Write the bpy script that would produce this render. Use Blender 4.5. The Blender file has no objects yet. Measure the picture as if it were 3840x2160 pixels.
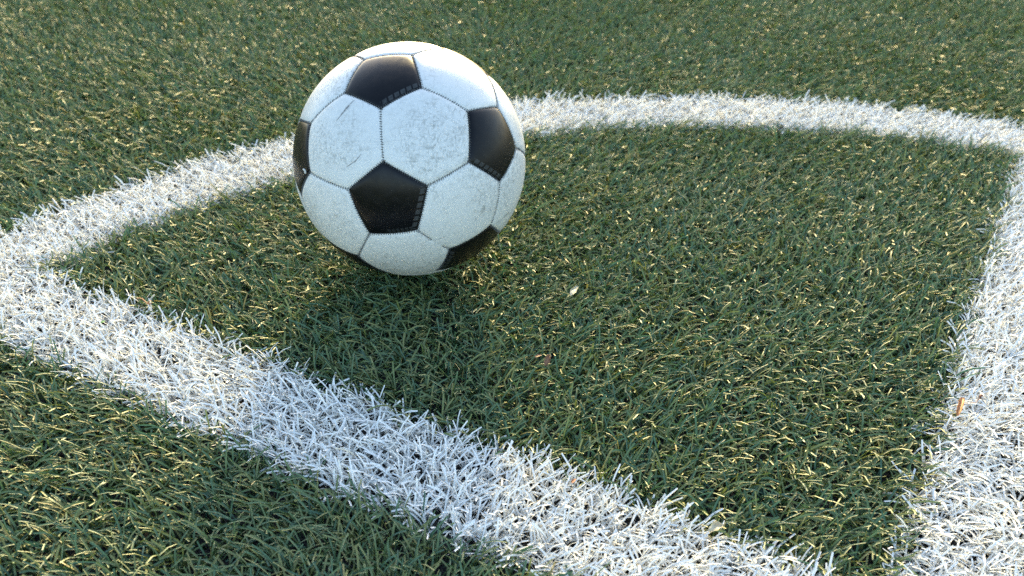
import bpy, math
import numpy as np
from mathutils import Matrix, Vector

sc = bpy.context.scene
RNG = np.random.default_rng(11)

# ------------------------------------------------------------------ camera
# ground plane z = 0 is the rubber infill; blade tips reach about z = 0.016
TIP = 0.016
F_PX, PITCH, ROLL, CAM_H = 3862.36, 0.5686643, 0.02699278, 0.53319224 + TIP
fwd = np.array([0.0, math.cos(PITCH), -math.sin(PITCH)])
right0 = np.array([1.0, 0, 0])
up0 = np.cross(right0, fwd)
cr = math.cos(ROLL) * right0 + math.sin(ROLL) * up0
cu = -math.sin(ROLL) * right0 + math.cos(ROLL) * up0
CAM = np.array([0.0, 0.0, CAM_H])
cam_data = bpy.data.cameras.new('camera')
cam = bpy.data.objects.new('camera', cam_data)
sc.collection.objects.link(cam)
m = Matrix(((cr[0], cu[0], -fwd[0], CAM[0]), (cr[1], cu[1], -fwd[1], CAM[1]), (cr[2], cu[2], -fwd[2], CAM[2]), (0, 0, 0, 1)))
cam.matrix_world = m
cam_data.sensor_width = 36.0
cam_data.lens = F_PX * 36.0 / 3840.0
cam_data.clip_start = 0.02
cam_data.clip_end = 2000.0
cam_data.dof.use_dof = True
cam_data.dof.focus_distance = 0.84
cam_data.dof.aperture_fstop = 8.5
sc.camera = cam

# ------------------------------------------------------------------ light
SUN_ELEV, SUN_AZ = math.radians(16.0), math.radians(2.5)   # azimuth from +Y towards +X
world = bpy.data.worlds.new('World')
sc.world = world
world.use_nodes = True
wn = world.node_tree.nodes
wl = world.node_tree.links
bg = wn['Background']
sky = wn.new('ShaderNodeTexSky')
sky.sky_type = 'NISHITA'
sky.sun_disc = False
sky.sun_elevation = SUN_ELEV
sky.sun_rotation = SUN_AZ
sky.air_density = 1.0
sky.dust_density = 2.0
sky.ozone_density = 1.0
wl.new(sky.outputs[0], bg.inputs[0])
bg.inputs[1].default_value = 0.15
sun_data = bpy.data.lights.new('sun', 'SUN')
sun_data.energy = 2.5
sun_data.angle = math.radians(3.5)
sun_data.color = (1.0, 0.78, 0.34)
sun = bpy.data.objects.new('sun', sun_data)
sc.collection.objects.link(sun)
sun_dir = Vector((math.sin(SUN_AZ) * math.cos(SUN_ELEV), math.cos(SUN_AZ) * math.cos(SUN_ELEV), math.sin(SUN_ELEV)))
sun.rotation_euler = sun_dir.to_track_quat('Z', 'Y').to_euler()
sun.location = (0, 4, 2)

sc.view_settings.view_transform = 'Standard'
sc.view_settings.look = 'None'
sc.view_settings.exposure = 2.05
sc.view_settings.gamma = 1.0
sc.render.engine = 'CYCLES'
sc.cycles.max_bounces = 8
sc.cycles.transmission_bounces = 4
sc.cycles.use_denoising = False
sc.cycles.caustics_reflective = False
sc.cycles.caustics_refractive = False
sc.cycles.blur_glossy = 1.0
sc.cycles.sample_clamp_indirect = 1.5

# ------------------------------------------------------------------ helpers
def tag(o, label=None, cat=None, group=None, kind=None):
    for k, v in (('label', label), ('category', cat), ('group', group), ('kind', kind)):
        if v:
            o[k] = v
    return o

def link(name, mesh, parent=None):
    o = bpy.data.objects.new(name, mesh)
    sc.collection.objects.link(o)
    if parent:
        o.parent = parent
    return o

def np_mesh(name, V, Q, mat=None, smooth=True, attrs=None):
    """mesh from numpy verts and an (n,3|4) face array (or list of such arrays)"""
    Qs = Q if isinstance(Q, list) else [Q]
    me = bpy.data.meshes.new(name)
    me.vertices.add(len(V))
    me.vertices.foreach_set('co', np.ascontiguousarray(V, np.float32).ravel())
    idx = np.concatenate([q.ravel() for q in Qs]).astype(np.int32)
    tot = np.concatenate([np.full(len(q), q.shape[1], np.int32) for q in Qs])
    start = np.concatenate([[0], np.cumsum(tot)[:-1]]).astype(np.int32)
    me.loops.add(len(idx))
    me.loops.foreach_set('vertex_index', idx)
    me.polygons.add(len(tot))
    me.polygons.foreach_set('loop_start', start)
    me.polygons.foreach_set('loop_total', tot)
    me.update(calc_edges=True)
    me.polygons.foreach_set('use_smooth', np.full(len(tot), smooth))
    for k, (typ, arr) in (attrs or {}).items():
        a = me.attributes.new(k, typ, 'POINT')
        a.data.foreach_set('vector' if typ == 'FLOAT_VECTOR' else 'value', np.ascontiguousarray(arr, np.float32).ravel())
    if mat:
        me.materials.append(mat)
    return me

class NT:
    """small node-tree builder"""
    def __init__(s, name):
        s.mat = bpy.data.materials.new(name)
        s.mat.use_nodes = True
        s.n, s.l = s.mat.node_tree.nodes, s.mat.node_tree.links
        s.n.clear()
        s.out = s.n.new('ShaderNodeOutputMaterial')
    def node(s, typ, ins=None, **kw):
        nd = s.n.new(typ)
        for k, v in kw.items():
            setattr(nd, k, v)
        for k, v in (ins or {}).items():
            if hasattr(v, 'is_linked') or isinstance(v, bpy.types.NodeSocket):
                s.l.new(v, nd.inputs[k])
            else:
                nd.inputs[k].default_value = v
        return nd
    def math(s, op, a, b=0.0, clamp=False):
        return s.node('ShaderNodeMath', {0: a, 1: b}, operation=op, use_clamp=clamp).outputs[0]
    def vmath(s, op, a, b=(0, 0, 0)):
        return s.node('ShaderNodeVectorMath', {0: a, 1: b}, operation=op)
    def ramp(s, v, lo, hi, a=0.0, b=1.0):
        return s.node('ShaderNodeMapRange', {0: v, 1: lo, 2: hi, 3: a, 4: b}, interpolation_type='SMOOTHSTEP').outputs[0]
    def mix(s, f, a, b):
        nd = s.n.new('ShaderNodeMix')
        nd.data_type = 'RGBA'
        for i, v in ((0, f), (6, a), (7, b)):
            if isinstance(v, bpy.types.NodeSocket):
                s.l.new(v, nd.inputs[i])
            else:
                nd.inputs[i].default_value = v if i == 0 or len(v) == 4 else (*v, 1)
        return nd.outputs[2]
    def noise(s, vec, scale, detail=2.0, rough=0.5, dist=0.0):
        return s.node('ShaderNodeTexNoise', {'Vector': vec, 'Scale': scale, 'Detail': detail, 'Roughness': rough, 'Distortion': dist}).outputs[0]
    def attr(s, name):
        return s.node('ShaderNodeAttribute', attribute_name=name)
    def coord(s):
        return s.node('ShaderNodeTexCoord').outputs['Object']
    def scaled(s, vec, sx, sy, sz, rot=(0, 0, 0)):
        return s.node('ShaderNodeMapping', {0: vec, 'Rotation': rot, 'Scale': (sx, sy, sz)}).outputs[0]
    def principled(s, **ins):
        p = s.n.new('ShaderNodeBsdfPrincipled')
        for k, v in ins.items():
            k = k.replace('_', ' ')
            if isinstance(v, bpy.types.NodeSocket):
                s.l.new(v, p.inputs[k])
            elif isinstance(v, tuple) and len(v) == 3:
                p.inputs[k].default_value = (*v, 1)
            else:
                p.inputs[k].default_value = v
        return p
    def done(s, shader):
        s.l.new(shader, s.out.inputs[0])
        return s.mat

def blade_material(name, cols, rough, transl, spec=0.5, coat=0.0, sheen=0.0):
    t = NT(name)
    tint = t.attr('tint').outputs['Fac']
    r = t.n.new('ShaderNodeValToRGB')
    r.color_ramp.interpolation = 'LINEAR'
    el = r.color_ramp.elements
    while len(el) < len(cols):
        el.new(0.5)
    for e, (pos, c) in zip(el, cols):
        e.position = pos
        e.color = (*c, 1)
    t.l.new(tint, r.inputs[0])
    p = t.principled(Base_Color=r.outputs[0], Roughness=rough, Specular_IOR_Level=spec, Coat_Weight=coat, Coat_Roughness=0.38, Sheen_Weight=sheen, Sheen_Roughness=0.35)
    tr = t.node('ShaderNodeBsdfTranslucent', {0: r.outputs[0]})
    mx = t.node('ShaderNodeMixShader', {0: transl, 1: p.outputs[0], 2: tr.outputs[0]})
    return t.done(mx.outputs[0])

# ------------------------------------------------------------------ materials
M_GREEN = blade_material('green_fibre', [(0.0, (0.026, 0.092, 0.044)), (0.28, (0.060, 0.138, 0.048)), (0.55, (0.110, 0.162, 0.038)), (0.9, (0.190, 0.195, 0.044)), (1.0, (0.30, 0.24, 0.05))], 0.60, 0.15, 0.85, 0.18, 0.0)
M_WHITE = blade_material('white_fibre', [(0.0, (0.68, 0.68, 0.65)), (0.25, (0.82, 0.82, 0.77)), (0.85, (0.85, 0.84, 0.79)), (1.0, (0.76, 0.70, 0.58))], 0.65, 0.08, 0.25)

def ground_material():
    t = NT('rubber_infill')
    c = t.coord()
    n1 = t.noise(c, 420.0, 3.0, 0.7)
    dark = t.mix(t.ramp(n1, 0.35, 0.75), (0.008, 0.009, 0.009), (0.030, 0.031, 0.028))
    far_n = t.noise(c, 55.0, 4.0, 0.65)
    turf = t.mix(far_n, (0.030, 0.060, 0.030), (0.075, 0.115, 0.050))
    d = t.vmath('DISTANCE', c, (0.0, 1.4, 0.0)).outputs['Value']
    k = t.ramp(d, 2.3, 2.7)
    col = t.mix(k, dark, turf)
    h = t.noise(c, 700.0, 2.0, 0.6)
    b = t.node('ShaderNodeBump', {'Strength': 0.8, 'Distance': 0.002, 'Height': h})
    return t.done(t.principled(Base_Color=col, Roughness=0.85, Normal=b.outputs[0]).outputs[0])

# ------------------------------------------------------------------ ground
gv = np.array([(-400, -400, 0), (400, -400, 0), (400, 400, 0), (-400, 400, 0)], float)
ground = link('ground', np_mesh('ground', gv, np.array([[0, 1, 2, 3]]), ground_material(), False))
tag(ground, 'black rubber infill under the artificial turf', 'ground', kind='structure')

# ------------------------------------------------------------------ pitch layout (metres)
CORNER = np.array([0.2918589, 0.33519277])
PHI, LINE_W, ARC_R = 2.65284127, 0.1072, 1.0138
AX = np.array([math.cos(PHI), math.sin(PHI)])      # along the near line
BX = np.array([AX[1], -AX[0]])                     # along the right-hand line
BALL_R = 0.110
BALL = np.array([-0.10002, 0.89103, 0.105 + TIP])

def rays(px):
    x = (px[:, 0] - 1920) / F_PX
    y = -(px[:, 1] - 1080) / F_PX
    d = x[:, None] * cr + y[:, None] * cu + fwd
    return d / np.linalg.norm(d, axis=1)[:, None]

def on_turf(px, z=TIP):
    d = rays(np.array([px], float))[0]
    return CAM + d * ((z - CAM_H) / d[2])

def classify(P):
    """0 green, 1 near line, 2 right-hand line, 3 arc (by tuft root)"""
    g = P - CORNER
    u, v = g @ AX, g @ BX
    wob = 0.0022 * np.sin(u * 71 + 1.3 * np.sin(v * 53)) + 0.0018 * np.sin(v * 97 + u * 41)
    rr = np.hypot(u, v) + wob
    k = np.zeros(len(P), int)
    e = 0.005                                          # blades lean out over the edge of their strip
    k[(rr < ARC_R - e) & (rr > ARC_R - LINE_W + e) & (u > -0.02) & (v > -0.02)] = 3
    k[(v + wob > e) & (v + wob < LINE_W - e)] = 1
    k[(u + wob > e) & (u + wob < LINE_W - e) & (v > 0)] = 2
    k[(u < 0) & (v < 0)] = 0
    # both lines run on past the corner arc but stop at the corner
    k[(k == 1) & (u < 0)] = 0
    return k

# ------------------------------------------------------------------ turf blades
def fields(P):
    """smooth lean direction and lie so that the pile is brushed in patches"""
    x, y = P[:, 0], P[:, 1]
    a = np.arctan2(0.18 + 0.30 * np.sin(6.1 * y + 3.3 * x), np.tanh((x + 0.05) / 0.12))
    a = a + 0.35 * np.sin(8.3 * y - 4.9 * x + 1.9) + 0.35 * np.sin(13.7 * x + 11.1 * y) + 0.25 * np.sin(31 * x - 23 * y)
    s = 0.5 + 0.25 * np.sin(9.7 * x - 6.1 * y + 2.0) + 0.25 * np.sin(17.3 * y + 7.9 * x)
    return a, s

def make_blades(P, seg, vee, width, per_tuft, length, spread=0.0042):
    """P: tuft roots (n,2). returns verts, quads, blade->tuft index, tint seeds"""
    n = len(P) * per_tuft
    ti = np.repeat(np.arange(len(P)), per_tuft)
    off = RNG.normal(0, spread * 0.5, (n, 2))
    root = P[ti] + off
    lean_a, lie = fields(root)
    brushed = RNG.random(n) < 0.15 + 0.35 * lie
    az = np.where(brushed, lean_a + RNG.normal(0, 0.6, n), RNG.uniform(0, 2 * np.pi, n))
    L = length * np.clip(RNG.normal(1.0, 0.17, n), 0.55, 1.5)
    th0 = np.abs(RNG.normal(0.40, 0.25, n))
    th1 = np.clip(RNG.normal(1.45 + 0.30 * lie, 0.34, n), 0.15, 2.2)
    L = np.where(brushed, L * 1.15, L)
    th1 = np.where(brushed, th1 + 0.12, th1)
    stand = RNG.random(n) < 0.09                       # a few blades still stand up
    th1 = np.where(stand, th0 + RNG.uniform(0.0, 0.5, n), th1)
    L = np.where(stand, L * 0.8, L)
    powr = RNG.uniform(0.55, 1.15, n)
    daz = RNG.normal(0, 0.35, n)
    roll = RNG.normal(0, 0.55, n)
    w = width * RNG.uniform(0.78, 1.18, n)
    na = 3 if vee else 2
    c = np.concatenate([root, np.full((n, 1), -0.001)], 1)
    rows = []
    for j in range(seg + 1):
        s = j / seg
        th = th0 + (th1 - th0) * s ** powr
        a = az + daz * s
        T = np.stack([np.sin(th) * np.cos(a), np.sin(th) * np.sin(a), np.cos(th)], 1)
        side = np.stack([-np.sin(a), np.cos(a), np.zeros(n)], 1)
        nrm = np.cross(T, side)                        # points down/forward
        sd = np.cos(roll)[:, None] * side + np.sin(roll)[:, None] * nrm
        nn = np.cross(sd, T)
        ww = w * (1.0 if j < seg else 0.88)
        h = (ww * 0.5)[:, None] * sd
        if vee:
            rows += [c - h, c + nn * (0.30 * ww)[:, None], c + h]
        else:
            rows += [c - h, c + h]
        c = c + T * (L / seg)[:, None]
        c[:, 2] = np.maximum(c[:, 2], 0.0012)
    V = np.stack(rows, 1)                              # n, (seg+1)*na, 3
    npb = (seg + 1) * na
    base = []  # quads of one blade
    for j in range(seg):
        for i in range(na - 1):
            base.append((j * na + i, j * na + i + 1, (j + 1) * na + i + 1, (j + 1) * na + i))
    base = np.array(base)
    Q = (np.arange(n) * npb)[:, None, None] + base[None]
    tint = np.clip(RNG.beta(1.7, 1.9, n) + RNG.normal(0, 0.06, len(P))[ti], 0, 1)
    return V, Q, ti, tint, npb

def push_out_of_ball(V):
    d = V - BALL
    r = np.linalg.norm(d, axis=-1)
    hit = r < BALL_R + 0.0008
    k = np.where(hit, (BALL_R + 0.0008) / np.maximum(r, 1e-6), 1.0)
    out = BALL + d * k[..., None]
    out[..., 2] = np.where(hit, np.maximum(out[..., 2], 0.001), out[..., 2])
    return out

def in_view(P, margin):
    d = np.concatenate([P, np.full((len(P), 1), 0.01)], 1) - CAM
    z = d @ fwd
    x = 1920 + F_PX * (d @ cr) / z
    y = 1080 - F_PX * (d @ cu) / z
    mx = margin * F_PX / z
    return (z > 0.1) & (x > -mx) & (x < 3840 + mx) & (y > -mx * 0.8) & (y < 2160 + mx)

def tufts(x0, x1, y0, y1, pitch):
    xs, ys = np.meshgrid(np.arange(x0, x1, pitch), np.arange(y0, y1, pitch))
    P = np.stack([xs.ravel(), ys.ravel()], 1)
    return P + RNG.uniform(-0.42, 0.42, P.shape) * pitch

sets = []
A = tufts(-1.15, 1.2, 0.36, 1.98, 0.0089)
A = A[in_view(A, 0.05)]
near = A[:, 1] < 1.12
sets.append((A[near], 4, True, 0.00134, 6, 0.0245))
sets.append((A[~near], 3, True, 0.00140, 6, 0.0245))
# beyond the picture, for the ball's reflections and other viewpoints
Bq = tufts(-1.9, 1.9, -0.5, 3.2, 0.0145)
Bq = Bq[~in_view(Bq, 0.05)]
Bq = Bq[np.hypot(Bq[:, 0], Bq[:, 1] - 1.4) < 2.0]
sets.append((Bq, 2, False, 0.0022, 6, 0.0240))

acc = {k: [] for k in range(4)}
jobs = []
for P, seg, vee, wd, per, ln in sets:
    kk = classify(P)
    jobs.append((P[kk == 0], seg, vee, wd, per, ln))
    jobs.append((P[kk > 0], seg, vee, wd * 1.05, per + 1, ln * 0.95))
for P, seg, vee, wd, per, ln in jobs:
    V, Q, ti, tint, npb = make_blades(P, seg, vee, wd, per, ln)
    V = push_out_of_ball(V)
    kind = classify(P)[ti]
    for k in range(4):
        s = np.where(kind == k)[0]
        if len(s):
            acc[k].append((V[s].reshape(-1, 3), (Q[s] - (s * npb)[:, None, None] + (np.arange(len(s)) * npb)[:, None, None]).reshape(-1, 4), np.repeat(tint[s], npb)))
TURF = {0: ('artificial_grass', 'short green artificial grass covering the pitch around the white lines', 'grass', M_GREEN),
        1: ('boundary_line', 'white turf line running from the left edge down across the foreground', 'line', M_WHITE),
        2: ('boundary_line', 'white turf line running up the right edge of the picture', 'line', M_WHITE),
        3: ('corner_arc', 'curved white turf line passing behind the ball', 'line', M_WHITE)}
for k, (name, label, cat, mat) in TURF.items():
    off, Vs, Qs, Ts = 0, [], [], []
    for V, Q, t in acc[k]:
        Vs.append(V); Qs.append(Q + off); Ts.append(t); off += len(V)
    me = np_mesh(name, np.concatenate(Vs), np.concatenate(Qs), mat, True, {'tint': ('FLOAT', np.concatenate(Ts))})
    tag(link(name, me), label, cat, kind='stuff')
    print(name, len(me.polygons) * 2, 'triangles')

# ------------------------------------------------------------------ football
ROT = np.array([[0.98703358, -0.06472727, -0.14688461], [-0.07825261, 0.60493853, -0.79241775], [0.1401472, 0.79363704, 0.59202957]])
G = (1 + 5 ** 0.5) / 2
ico = np.array([(0, a, b * G) for a in (1, -1) for b in (1, -1)] + [(a, b * G, 0) for a in (1, -1) for b in (1, -1)] + [(b * G, 0, a) for a in (1, -1) for b in (1, -1)])
ico = ico / np.linalg.norm(ico[0]) @ ROT.T
nbr = [[j for j in range(12) if j != i and ico[i] @ ico[j] > 0.3] for i in range(12)]
unit = lambda v: v / np.linalg.norm(v)
VT = {(i, j): unit(ico[i] * 2 / 3 + ico[j] / 3) for i in range(12) for j in nbr[i]}

def za(x, y): return (1050 + x / 2.6833, 120 + y / 2.6833)
def zb(x, y): return (1050 + x / 2.6833, 560 + y / 2.6833)
def on_ball(px):
    d = rays(np.array([px], float))[0]
    oc = CAM - BALL
    b = d @ oc
    t = -b - math.sqrt(max(b * b - (oc @ oc - BALL_R ** 2), 0))
    return unit(CAM + t * d - BALL)
def near_vert(px):
    p = on_ball(px)
    return max(VT, key=lambda k: VT[k] @ p)

seen = [za(835, 268), za(1330, 218), za(1430, 548), za(1010, 765), za(640, 603),
        zb(1035, 118), zb(1490, 370), zb(1385, 825), zb(895, 860), zb(680, 410),
        za(1895, 790), za(2200, 745), za(2390, 1165), zb(2225, 330), zb(1905, 130),
        zb(780, 1085), zb(1710, 1015), zb(2130, 772), za(295, 915), zb(290, 232)]
moved = {}
for px in seen:                                        # the hand-stitched panels are not quite regular
    k = near_vert(px)
    p = on_ball(px)
    if k not in moved and np.linalg.norm(VT[k] - p) < 0.07:
        moved[k] = p
VT.update(moved)

pents = [[(i, j) for j in nbr[i]] for i in range(12)]
hexes = []
for i in range(12):
    for j in nbr[i]:
        for k in nbr[i]:
            if i < j < k and k in nbr[j]:
                hexes.append([(i, j), (j, i), (j, k), (k, j), (k, i), (i, k)])
def ordered(keys):
    pts = np.array([VT[k] for k in keys])
    c = unit(pts.mean(0))
    x = unit(pts[0] - (pts[0] @ c) * c)
    y = np.cross(c, x)
    o = np.argsort(np.arctan2(pts @ y, pts @ x))
    return [keys[q] for q in o], c

worn = frozenset((near_vert(zb(1385, 825)), near_vert(zb(1710, 1015))))   # seam rubbed flat in its middle
def seam_factor(edge, t):
    if frozenset(edge) != worn:
        return np.ones_like(t)
    if edge[0] != near_vert(zb(1385, 825)):
        t = 1 - t
    return 1 - np.clip((t - 0.40) / 0.06, 0, 1) * np.clip((0.78 - t) / 0.06, 0, 1)

print_edges = {}                                       # edges of black panels that carry the printed blocks: t range, strength
for a, b, lo, hi, st in ((za(1010, 765), za(1430, 548), 0.06, 1.0, 1.0), (zb(1490, 370), zb(1385, 825), 0.03, 0.97, 1.0),
                         (zb(1385, 825), zb(895, 860), 0.05, 0.62, 0.45), (zb(1905, 130), zb(2225, 330), 0.08, 0.96, 0.9),
                         (zb(1710, 1015), zb(1600, 1210), 0.05, 0.95, 0.7)):
    print_edges[(near_vert(a), near_vert(b))] = (lo, hi, st)

def panel_mesh(name, keys, mat, rings=20, k=18):
    keys, c = ordered(keys)
    n = len(keys)
    per, edge_id, tt = [], [], []
    for e in range(n):
        a, b = VT[keys[e]], VT[keys[(e + 1) % n]]
        for q in range(k):
            t = q / k
            per.append(unit(a * (1 - t) + b * t)); edge_id.append(e); tt.append(t)
    per = np.array(per); edge_id = np.array(edge_id); tt = np.array(tt)
    fac = np.ones(len(per))
    for e in range(n):
        s = edge_id == e
        fac[s] = seam_factor((keys[e], keys[(e + 1) % n]), tt[s])
    ap = np.linalg.norm(per - c, axis=1) * BALL_R
    gap = 0.00022 * fac + 0.00002
    av = 1 - (1 - np.linspace(0, 1, rings + 1)[1:]) ** 1.9          # finer rows towards the seam
    amax = 1 - gap / ap
    pts = [c[None]]
    for a in av:
        p = c + (per - c) * (a * amax)[:, None]
        pts.append(p / np.linalg.norm(p, axis=1)[:, None])
    U = np.concatenate(pts)
    fall = np.concatenate([[1.0], np.tile(fac, rings)])
    D = []
    for e in range(n):
        a, b = VT[keys[e]], VT[keys[(e + 1) % n]]
        D.append(np.arcsin(np.clip(U @ unit(np.cross(a, b)), -1, 1)) * BALL_R)
    D = np.abs(np.array(D))                                          # n, verts (m)
    g = np.ones(len(U))
    for e in range(n):
        g *= 1 - np.exp(-(D[e] / 0.0020) ** 1.3) * 0.62
    puff = np.ones(len(U))
    for e in range(n):
        puff *= 1 - 0.7 * np.exp(-D[e] / 0.009)
    r = BALL_R - 0.0017 * (1 - g) * fall - 0.0008 * (1 - puff)
    V = U * r[:, None]
    skirt = U[-len(per):] * (r[-len(per):] - 0.0016)[:, None]
    V = np.concatenate([V, skirt])
    m_ = len(per)
    idx = np.arange(m_)
    nx = np.roll(idx, -1)
    tri = np.stack([np.zeros(m_, int), 1 + idx, 1 + nx], 1)
    quads = []
    for j in range(rings):
        s0, s1 = 1 + j * m_, 1 + (j + 1) * m_
        quads.append(np.stack([s0 + idx, s1 + idx, s1 + nx, s0 + nx], 1))
    attrs = {}
    if n == 5:
        pa, pb = np.full((len(V), 3), 9.0), np.full((len(V), 3), 9.0)
        slot = 0
        for e in range(n):
            for ek, flip in (((keys[e], keys[(e + 1) % n]), False), ((keys[(e + 1) % n], keys[e]), True)):
                if ek in print_edges and slot < 2:
                    lo, hi, st = print_edges[ek]
                    a, b = VT[ek[0]], VT[ek[1]]
                    W = V / np.linalg.norm(V, axis=1)[:, None]
                    t = (W - a) @ unit(b - a) * BALL_R * 1000
                    L = np.linalg.norm(b - a) * BALL_R * 1000
                    dd = np.concatenate([D[e], D[e][-m_:]]) * 1000
                    A_ = np.stack([dd, (t - lo * L) / max((hi - lo) * L, 1), np.full(len(V), st)], 1)
                    if slot == 0: pa = A_
                    else: pb = A_
                    slot += 1
        attrs = {'print_a': ('FLOAT_VECTOR', pa), 'print_b': ('FLOAT_VECTOR', pb)}
    return np_mesh(name, V, [tri, np.concatenate(quads)], mat, True, attrs)

def seg_mask(t, c, p, q, w0, w1):
    """soft capsule mask between ball points p and q (metres, ball space), width w0->w1"""
    p, q = np.array(p), np.array(q)
    ax = q - p
    L2 = float(ax @ ax)
    rel = t.vmath('SUBTRACT', c, tuple(p)).outputs[0]
    h = t.math('DIVIDE', t.vmath('DOT_PRODUCT', rel, tuple(ax)).outputs['Value'], L2, True)
    foot = t.node('ShaderNodeVectorMath', {0: tuple(ax), 'Scale': h}, operation='SCALE').outputs[0]
    d = t.vmath('DISTANCE', rel, foot).outputs['Value']
    w = t.math('MULTIPLY_ADD', h, w1 - w0)
    w.node.inputs[2].default_value = w0
    return t.math('SUBTRACT', 1.0, t.math('DIVIDE', d, w), True)

def white_leather():
    t = NT('worn_white_leather')
    c = t.coord()
    # fine fibrous dirt: stretched noises in two directions, broken by a broad one
    f1 = t.noise(t.scaled(c, 520, 90, 300, (0.4, 0.2, 0.6)), 1.0, 5, 0.7, 0.6)
    f2 = t.noise(t.scaled(c, 90, 420, 420, (0.1, 0.7, -0.5)), 1.0, 5, 0.7, 0.6)
    broad = t.noise(c, 15.0, 5, 0.65)
    low = t.ramp(t.node('ShaderNodeSeparateXYZ', {0: c}).outputs[2], 0.02, -0.10)
    blotch = t.noise(c, 140.0, 6, 0.75, 0.8)
    fib = t.math('MAXIMUM', t.ramp(f1, 0.48, 0.66), t.ramp(f2, 0.50, 0.68))
    amt = t.math('ADD', t.math('MULTIPLY', t.ramp(broad, 0.40, 0.62), 0.55), t.math('MULTIPLY', low, 0.40), True)
    dirt = t.math('MULTIPLY', fib, t.math('ADD', amt, 0.16), True)
    dirt = t.math('ADD', dirt, t.math('MULTIPLY', t.ramp(blotch, 0.46, 0.66), t.math('MULTIPLY', amt, 0.70)), True)
    col = t.mix(dirt, (0.67, 0.68, 0.655), (0.31, 0.32, 0.295))
    marks = None
    wob = t.math('MULTIPLY', t.noise(c, 600.0, 3, 0.7), 1.6)
    for a, b, w0, w1 in ((za(560, 905), za(690, 745), 0.0004, 0.0030), (za(660, 770), za(752, 676), 0.0018, 0.0012), (za(655, 1368), za(760, 1298), 0.0003, 0.0013), (za(760, 1298), za(812, 1232), 0.0011, 0.0006),
                         (zb(2160, 760), zb(2300, 640), 0.0006, 0.0018), (zb(1530, 935), zb(1660, 880), 0.0004, 0.0008)):
        mk = t.math('MULTIPLY', seg_mask(t, c, on_ball(a) * BALL_R, on_ball(b) * BALL_R, w0, w1), wob, True)
        marks = mk if marks is None else t.math('MAXIMUM', marks, mk)
    col = t.mix(t.ramp(marks, 0.15, 0.85, 0.0, 0.85), col, (0.07, 0.07, 0.065))
    b = t.node('ShaderNodeBump', {'Strength': 0.18, 'Distance': 0.0004, 'Height': t.math('ADD', f1, t.noise(c, 900.0, 2, 0.5))})
    ro = t.ramp(dirt, 0.0, 0.6, 0.36, 0.55)
    return t.done(t.principled(Base_Color=col, Roughness=ro, Specular_IOR_Level=0.3, Normal=b.outputs[0]).outputs[0])

def black_leather():
    t = NT('worn_black_leather')
    c = t.coord()
    f1 = t.noise(t.scaled(c, 900, 60, 500, (0.5, 0.1, 0.9)), 1.0, 4, 0.6, 0.3)
    f2 = t.noise(t.scaled(c, 70, 800, 600, (0.3, 0.5, 0.2)), 1.0, 4, 0.6, 0.3)
    scr = t.math('MAXIMUM', t.ramp(f1, 0.68, 0.76), t.ramp(f2, 0.70, 0.78))
    patch = t.ramp(t.noise(c, 30.0, 3, 0.6), 0.45, 0.7)
    col = t.mix(t.math('MULTIPLY', scr, t.math('ADD', t.math('MULTIPLY', patch, 0.5), 0.08)), (0.003, 0.0035, 0.0045), (0.16, 0.16, 0.15))
    tot = None
    for nm in ('print_a', 'print_b'):
        s = t.node('ShaderNodeSeparateXYZ', {0: t.attr(nm).outputs['Vector']})
        d, u, st = s.outputs[0], s.outputs[1], s.outputs[2]
        band = t.math('MULTIPLY', t.ramp(d, 1.7, 2.1), t.ramp(d, 6.2, 5.6))
        inside = t.math('MULTIPLY', t.math('GREATER_THAN', u, 0.0), t.math('LESS_THAN', u, 1.0))
        ph = t.math('FRACT', t.math('SUBTRACT', t.math('MULTIPLY', u, 6.4), t.math('MULTIPLY', d, 0.05)))
        blk = t.math('MULTIPLY', t.ramp(ph, 0.04, 0.10), t.ramp(ph, 0.84, 0.78))
        k = t.math('MULTIPLY', t.math('MULTIPLY', band, inside), t.math('MULTIPLY', blk, st), True)
        tot = k if tot is None else t.math('MAXIMUM', tot, k)
    wear = t.ramp(t.noise(c, 300.0, 3, 0.6), 0.25, 0.6, 0.45, 1.0)
    tot = t.math('MULTIPLY', tot, wear)
    col = t.mix(tot, col, (0.045, 0.049, 0.051))
    b = t.node('ShaderNodeBump', {'Strength': 0.10, 'Distance': 0.0003, 'Height': t.math('ADD', scr, t.noise(c, 700.0, 2, 0.5))})
    ro = t.ramp(t.noise(c, 120.0, 4, 0.6), 0.3, 0.7, 0.24, 0.36)
    return t.done(t.principled(Base_Color=col, Roughness=ro, Specular_IOR_Level=0.22, Normal=b.outputs[0]).outputs[0])

def plain(name, col, rough=0.6, var=0.25, scale=600.0):
    t = NT(name)
    n = t.noise(t.coord(), scale, 3, 0.6)
    dk = tuple(x * (1 - var) for x in col)
    lt = tuple(min(x * (1 + var), 0.95) for x in col)
    return t.done(t.principled(Base_Color=t.mix(n, dk, lt), Roughness=rough).outputs[0])

M_WL, M_BL = white_leather(), black_leather()
M_THREAD = plain('dark_thread', (0.085, 0.09, 0.088))
M_LINING = plain('seam_lining', (0.11, 0.115, 0.11))

football = bpy.data.objects.new('football', None)
sc.collection.objects.link(football)
football.location = BALL
football.empty_display_size = 0.12
tag(football, 'worn black and white leather football resting on turf inside the corner arc', 'ball')
for i, h in enumerate(hexes):
    link('hexagon_panel', panel_mesh('hexagon_panel', h, M_WL), football)
for i, h in enumerate(pents):
    link('pentagon_panel', panel_mesh('pentagon_panel', h, M_BL), football)

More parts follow.
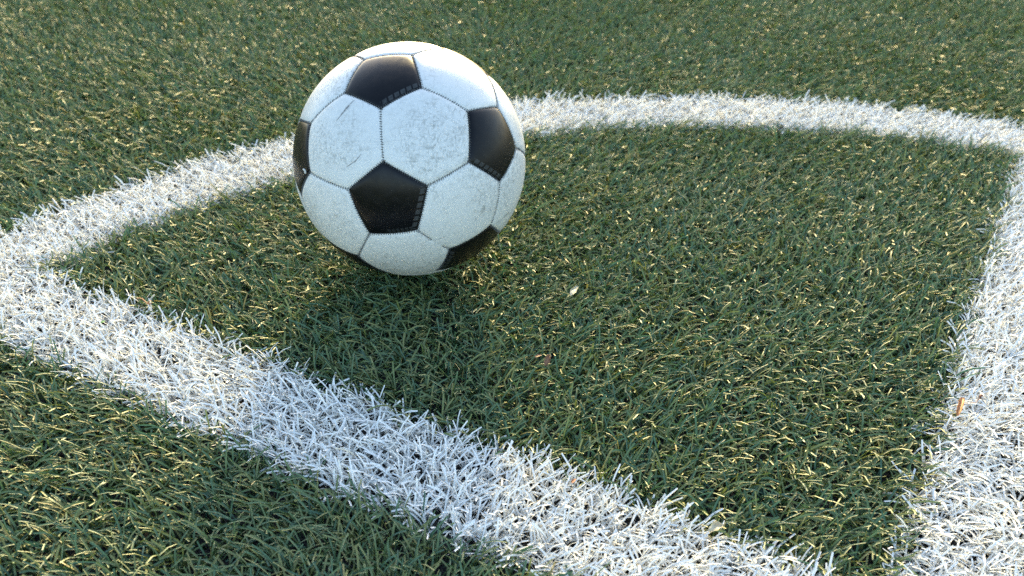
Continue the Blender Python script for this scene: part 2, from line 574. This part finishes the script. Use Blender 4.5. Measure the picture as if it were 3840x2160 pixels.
# lining seen in the seams
nu, nv = 64, 32
uu, vv = np.meshgrid(np.arange(nu) / nu * 2 * np.pi, np.linspace(0.0, np.pi, nv + 1))
LV = (np.stack([np.sin(vv) * np.cos(uu), np.sin(vv) * np.sin(uu), np.cos(vv)], -1) * (BALL_R - 0.0030)).reshape(-1, 3)
q0 = (np.arange(nv)[:, None] * nu + np.arange(nu)[None]).ravel()
q1 = (np.arange(nv)[:, None] * nu + (np.arange(nu)[None] + 1) % nu).ravel()
link('inner_lining', np_mesh('inner_lining', LV, np.stack([q0, q0 + nu, q1 + nu, q1], 1), M_LINING), football)

# stitches across every seam
edges = set()
for keys in pents + hexes:
    o, _ = ordered(keys)
    for e in range(len(o)):
        edges.add(frozenset((o[e], o[(e + 1) % len(o)])))
SV, SQ = [], []
def add_stick(p, q, w, nrm):
    ax = unit(q - p)
    s = unit(np.cross(nrm, ax)) * w
    u_ = nrm * w * 0.8
    b0 = len(SV)
    mid = (p + q) / 2 + nrm * w * 0.9
    for cpt, sc_ in ((p, 0.7), (mid, 1.0), (q, 0.7)):
        SV.extend([cpt - s * sc_, cpt + u_ * sc_, cpt + s * sc_, cpt - u_ * sc_])
    for r in range(2):
        for i in range(4):
            SQ.append((b0 + r * 4 + i, b0 + r * 4 + (i + 1) % 4, b0 + (r + 1) * 4 + (i + 1) % 4, b0 + (r + 1) * 4 + i))
for ed in sorted(edges, key=lambda e: sorted(e)):
    a, b = sorted(ed)
    A_, B_ = VT[a], VT[b]
    N = 21
    for q in range(N):
        t = (q + 0.5 + RNG.uniform(-0.12, 0.12)) / N
        if seam_factor((a, b), np.array([t]))[0] < 0.6:
            continue
        c = unit(A_ * (1 - t) + B_ * t)
        along = unit(B_ - A_)
        across = unit(np.cross(c, along))
        d = unit(across + along * RNG.uniform(0.1, 0.5))
        ln = RNG.uniform(0.0010, 0.0017)
        p0 = c * (BALL_R - 0.00125)
        side = RNG.uniform(-0.0003, 0.0003)
        add_stick(p0 - d * (ln + side), p0 + d * (ln - side), 0.00034, c)
st = link('seam_stitching', np_mesh('seam_stitching', np.array(SV), np.array(SQ), M_THREAD), football)
tag(st, kind='stuff')
# loose thread end knotted at the left seam corner

def tube(name, pts, rad, mat, parent=None, sides=6, closed_ends=True):
    pts = np.array(pts, float)
    n = len(pts)
    T = np.gradient(pts, axis=0)
    T /= np.linalg.norm(T, axis=1)[:, None]
    ref = np.array([0.3, 0.2, 0.93])
    V, Q = [], []
    rad = np.broadcast_to(np.array(rad, float), (n,))
    for i in range(n):
        a = unit(np.cross(T[i], ref)); b = np.cross(T[i], a)
        for q in range(sides):
            g = 2 * np.pi * q / sides
            V.append(pts[i] + rad[i] * (math.cos(g) * a + math.sin(g) * b))
    for i in range(n - 1):
        for q in range(sides):
            Q.append((i * sides + q, i * sides + (q + 1) % sides, (i + 1) * sides + (q + 1) % sides, (i + 1) * sides + q))
    V += [pts[0], pts[-1]]
    Tr = []
    for q in range(sides):
        Tr.append((n * sides, (q + 1) % sides, q))
        Tr.append((n * sides + 1, (n - 1) * sides + q, (n - 1) * sides + (q + 1) % sides))
    return link(name, np_mesh(name, np.array(V), [np.array(Q), np.array(Tr)], mat), parent)

M_LOOSE = plain('loose_thread', (0.55, 0.54, 0.50))
kp = on_ball(zb(262, 222))
kx = unit(np.cross(kp, [0, 0, 1])); ky = np.cross(kp, kx)
tube('thread_end', [kp * (BALL_R + 0.0002) + (kx * math.cos(a) + ky * math.sin(a)) * 0.0012 * (1 + 0.12 * a) + kp * 0.0004 * a for a in np.linspace(0, 5.2, 12)],
     np.linspace(0.0007, 0.0010, 12), M_LOOSE, football)

# ------------------------------------------------------------------ litter on the turf
def leaf_material(name, col, edge):
    t = NT(name)
    c = t.coord()
    n = t.noise(c, 260.0, 4, 0.6)
    v = t.noise(t.scaled(c, 900, 200, 900), 1.0, 2, 0.5)
    col_ = t.mix(t.ramp(n, 0.35, 0.7), col, edge)
    col_ = t.mix(t.math('MULTIPLY', t.ramp(v, 0.55, 0.7), 0.5), col_, tuple(x * 0.6 for x in edge))
    p = t.principled(Base_Color=col_, Roughness=0.6)
    tr = t.node('ShaderNodeBsdfTranslucent', {0: col_})
    return t.done(t.node('ShaderNodeMixShader', {0: 0.25, 1: p.outputs[0], 2: tr.outputs[0]}).outputs[0])

def leaf(name, label, a_px, b_px, width, mat, curl=1.2, bend=0.25, crumple=0.0, lift=0.004, shape=0.75, seed=1, cat='leaf', zr=None):
    """dry leaf with a real thickness; the ends a and b lie on the blade tips under those pixels"""
    rg = np.random.default_rng(seed)
    z0, z1 = zr or (TIP, TIP)
    A_, B_ = on_turf(a_px, z0), on_turf(b_px, z1)
    L = np.linalg.norm(B_ - A_)
    ax = (B_ - A_) / L
    sd = unit(np.cross([0, 0, 1], ax))
    up = np.cross(ax, sd)
    nu_, nv_ = 13, 9
    ph = rg.uniform(0, 6.28, 6)
    top = np.zeros((nu_, nv_, 3))
    for i in range(nu_):
        s = i / (nu_ - 1)
        prof = (math.sin(math.pi * min(max(s, 0.02), 0.98)) ** shape) * (1 + 0.10 * math.sin(9 * s + ph[0]))
        for j in range(nv_):
            v = (j / (nv_ - 1) - 0.5) * 2
            ang = v * curl
            hw = width / 2 * prof
            x = hw * (math.sin(ang) / max(curl, 1e-3))
            z = hw * (1 - math.cos(ang)) / max(curl, 1e-3) + bend * L * s * (1 - s)
            z += crumple * width * (math.sin(7 * s + 3 * v + ph[1]) * 0.5 + math.sin(11 * s - 5 * v + ph[2]) * 0.3) * (0.4 + abs(v))
            jag = 1 + 0.13 * math.sin(23 * s + ph[3] + 2 * v) * abs(v)
            top[i, j] = A_ + ax * (s * L) + sd * x * jag + up * (z + lift)
    th = 0.00022
    nrm = np.cross(np.gradient(top, axis=0), np.gradient(top, axis=1))
    nrm /= np.linalg.norm(nrm, axis=-1)[..., None] + 1e-12
    V = np.concatenate([top.reshape(-1, 3), (top - nrm * th).reshape(-1, 3)])
    I = np.arange(nu_ * nv_).reshape(nu_, nv_)
    N_ = nu_ * nv_
    q = np.stack([I[:-1, :-1], I[1:, :-1], I[1:, 1:], I[:-1, 1:]], -1).reshape(-1, 4)
    Qs = [q, q[:, ::-1] + N_]
    rim = np.concatenate([I[:, 0], I[-1, 1:], I[::-1, -1][1:], I[0, ::-1][1:]])
    Qs.append(np.stack([rim[:-1], rim[1:], rim[1:] + N_, rim[:-1] + N_], 1))
    base = V.mean(0) * [1, 1, 0] + [0, 0, V[:, 2].min()]
    o = link(name, np_mesh(name, V - base, np.concatenate(Qs), mat))
    o.location = base
    return tag(o, label, cat)

M_TAN = leaf_material('tan_leaf', (0.52, 0.24, 0.075), (0.38, 0.15, 0.05))
M_BROWN = leaf_material('brown_leaf', (0.30, 0.15, 0.07), (0.20, 0.09, 0.05))
M_CREAM = leaf_material('cream_leaf', (0.62, 0.57, 0.40), (0.52, 0.44, 0.27))
M_PALE = leaf_material('papery_leaf', (0.50, 0.49, 0.38), (0.36, 0.36, 0.26))
M_ORANGE = leaf_material('orange_leaf', (0.50, 0.19, 0.08), (0.40, 0.14, 0.06))
M_LIME = leaf_material('lime_leaf', (0.30, 0.48, 0.16), (0.24, 0.40, 0.12))
M_TWIG = plain('red_brown_twig', (0.16, 0.055, 0.035))
M_TWIG2 = plain('orange_twig', (0.42, 0.17, 0.07))

leaf('dry_leaf', 'curled tan dry leaf lying on the right-hand white line', (3583, 1580), (3603, 1512), 0.0062, M_TAN, 1.5, 0.10, 0.02, 0.006, 0.45, 3)
leaf('dry_leaf', 'pointed brown crumpled leaf standing in the grass below right of the ball', (2046, 1380), (2062, 1338), 0.0062, M_BROWN, 0.9, 0.15, 0.10, 0.003, 0.8, 5, zr=(TIP, TIP + 0.004))
leaf('leaf_scrap', 'small flat reddish brown leaf scrap left of the crumpled brown leaf', (2006, 1349), (2030, 1341), 0.0034, M_BROWN, 0.6, 0.1, 0.05, 0.003, 0.5, 8)
leaf('dry_leaf', 'pale cream crumpled leaf at the upper edge of the foreground white line', (2655, 2012), (2708, 1988), 0.0085, M_CREAM, 1.0, 0.30, 0.12, 0.005, 0.6, 12)
leaf('leaf_scrap', 'whitish papery leaf scrap in the grass right of the ball shadow', (2138, 1120), (2166, 1084), 0.0060, M_PALE, 0.8, 0.1, 0.12, 0.003, 0.6, 15)
leaf('leaf_scrap', 'tiny orange leaf scrap on the foreground white line', (2143, 1826), (2158, 1810), 0.0026, M_ORANGE, 0.6, 0.1, 0.05, 0.004, 0.5, 17)
leaf('leaf_scrap', 'tiny light green leaf scrap on the white line near the left edge', (382, 1228), (397, 1220), 0.0030, M_LIME, 0.6, 0.1, 0.05, 0.005, 0.5, 19)

def twig(label, pxs, rads, mat, lift=0.004, fork=None):
    pts = np.array([on_turf(p, TIP + lift) for p in pxs])
    root = bpy.data.objects.new('twig', None)
    sc.collection.objects.link(root)
    root.location = pts[0]
    root.empty_display_size = 0.01
    tag(root, label, 'twig')
    t_ = np.linspace(0, 1, len(pts))
    ts = np.linspace(0, 1, 10)
    P = np.stack([np.interp(ts, t_, pts[:, i]) for i in range(3)], 1) - pts[0]
    P[:, 2] += 0.0012 * np.sin(ts * 7)
    tube('stem', P, np.interp(ts, [0, 1], rads), mat, root)
    if fork is not None:
        e = on_turf(fork, TIP + lift) - pts[0]
        s_ = P[6]
        tube('side_shoot', [s_, (s_ + e) / 2 + [0, 0, 0.001], e], [rads[1], rads[1] * 0.8, rads[1] * 0.6], mat, root)
    return root, P
tw, P = twig('thin red brown twig with a dark bud beside the tan leaf', [(3606, 1524), (3640, 1512), (3664, 1503), (3676, 1488)], (0.00022, 0.00045), M_TWIG)
bud = P[-1]
tube('bud', [bud + [-0.0014, 0, 0], bud, bud + [0.0012, 0.0006, 0.0003], bud + [0.0022, 0.0010, 0]], [0.0005, 0.0012, 0.0011, 0.0004], M_TWIG, tw)
twig('short orange forked twig in the grass at the left end of the foreground line', [(513, 1118), (535, 1124), (552, 1134), (566, 1142)], (0.00035, 0.0006), M_TWIG2, 0.004, (566, 1128))

# rubber and sand granules lying in the gaps between the blades
NG = 9000
gp = np.stack([RNG.uniform(-0.5, 0.6, NG), RNG.uniform(0.42, 1.15, NG)], 1)
gp = gp[in_view(gp, 0.02)]
NG = len(gp)
oct_v = np.array([(1, 0, 0), (-1, 0, 0), (0, 1, 0), (0, -1, 0), (0, 0, 1), (0, 0, -1)], float)
oct_f = np.array([(0, 2, 4), (2, 1, 4), (1, 3, 4), (3, 0, 4), (2, 0, 5), (1, 2, 5), (3, 1, 5), (0, 3, 5)])
rad = RNG.uniform(0.0005, 0.0013, NG)
GVv = oct_v[None] * rad[:, None, None] * RNG.uniform(0.6, 1.3, (NG, 6, 1))
zz = np.where(RNG.random(NG) < 0.06, RNG.uniform(0.001, 0.004, NG), 0.0006)
GVv = GVv + np.concatenate([gp, zz[:, None]], 1)[:, None, :]
gt = np.repeat(np.where(RNG.random(NG) < 0.05, RNG.uniform(0.6, 1.0, NG), RNG.uniform(0, 0.2, NG)), 6)
M_GRAN = blade_material('granules', [(0.0, (0.010, 0.010, 0.011)), (0.3, (0.03, 0.03, 0.03)), (0.6, (0.30, 0.26, 0.18)), (1.0, (0.5, 0.45, 0.34))], 0.7, 0.0, 0.3)
gr = link('rubber_granules', np_mesh('rubber_granules', GVv.reshape(-1, 3), (np.arange(NG)[:, None, None] * 6 + oct_f[None]).reshape(-1, 3), M_GRAN, False, {'tint': ('FLOAT', gt)}))
tag(gr, 'black rubber and beige sand granules lying between the grass blades', 'granules', kind='stuff')
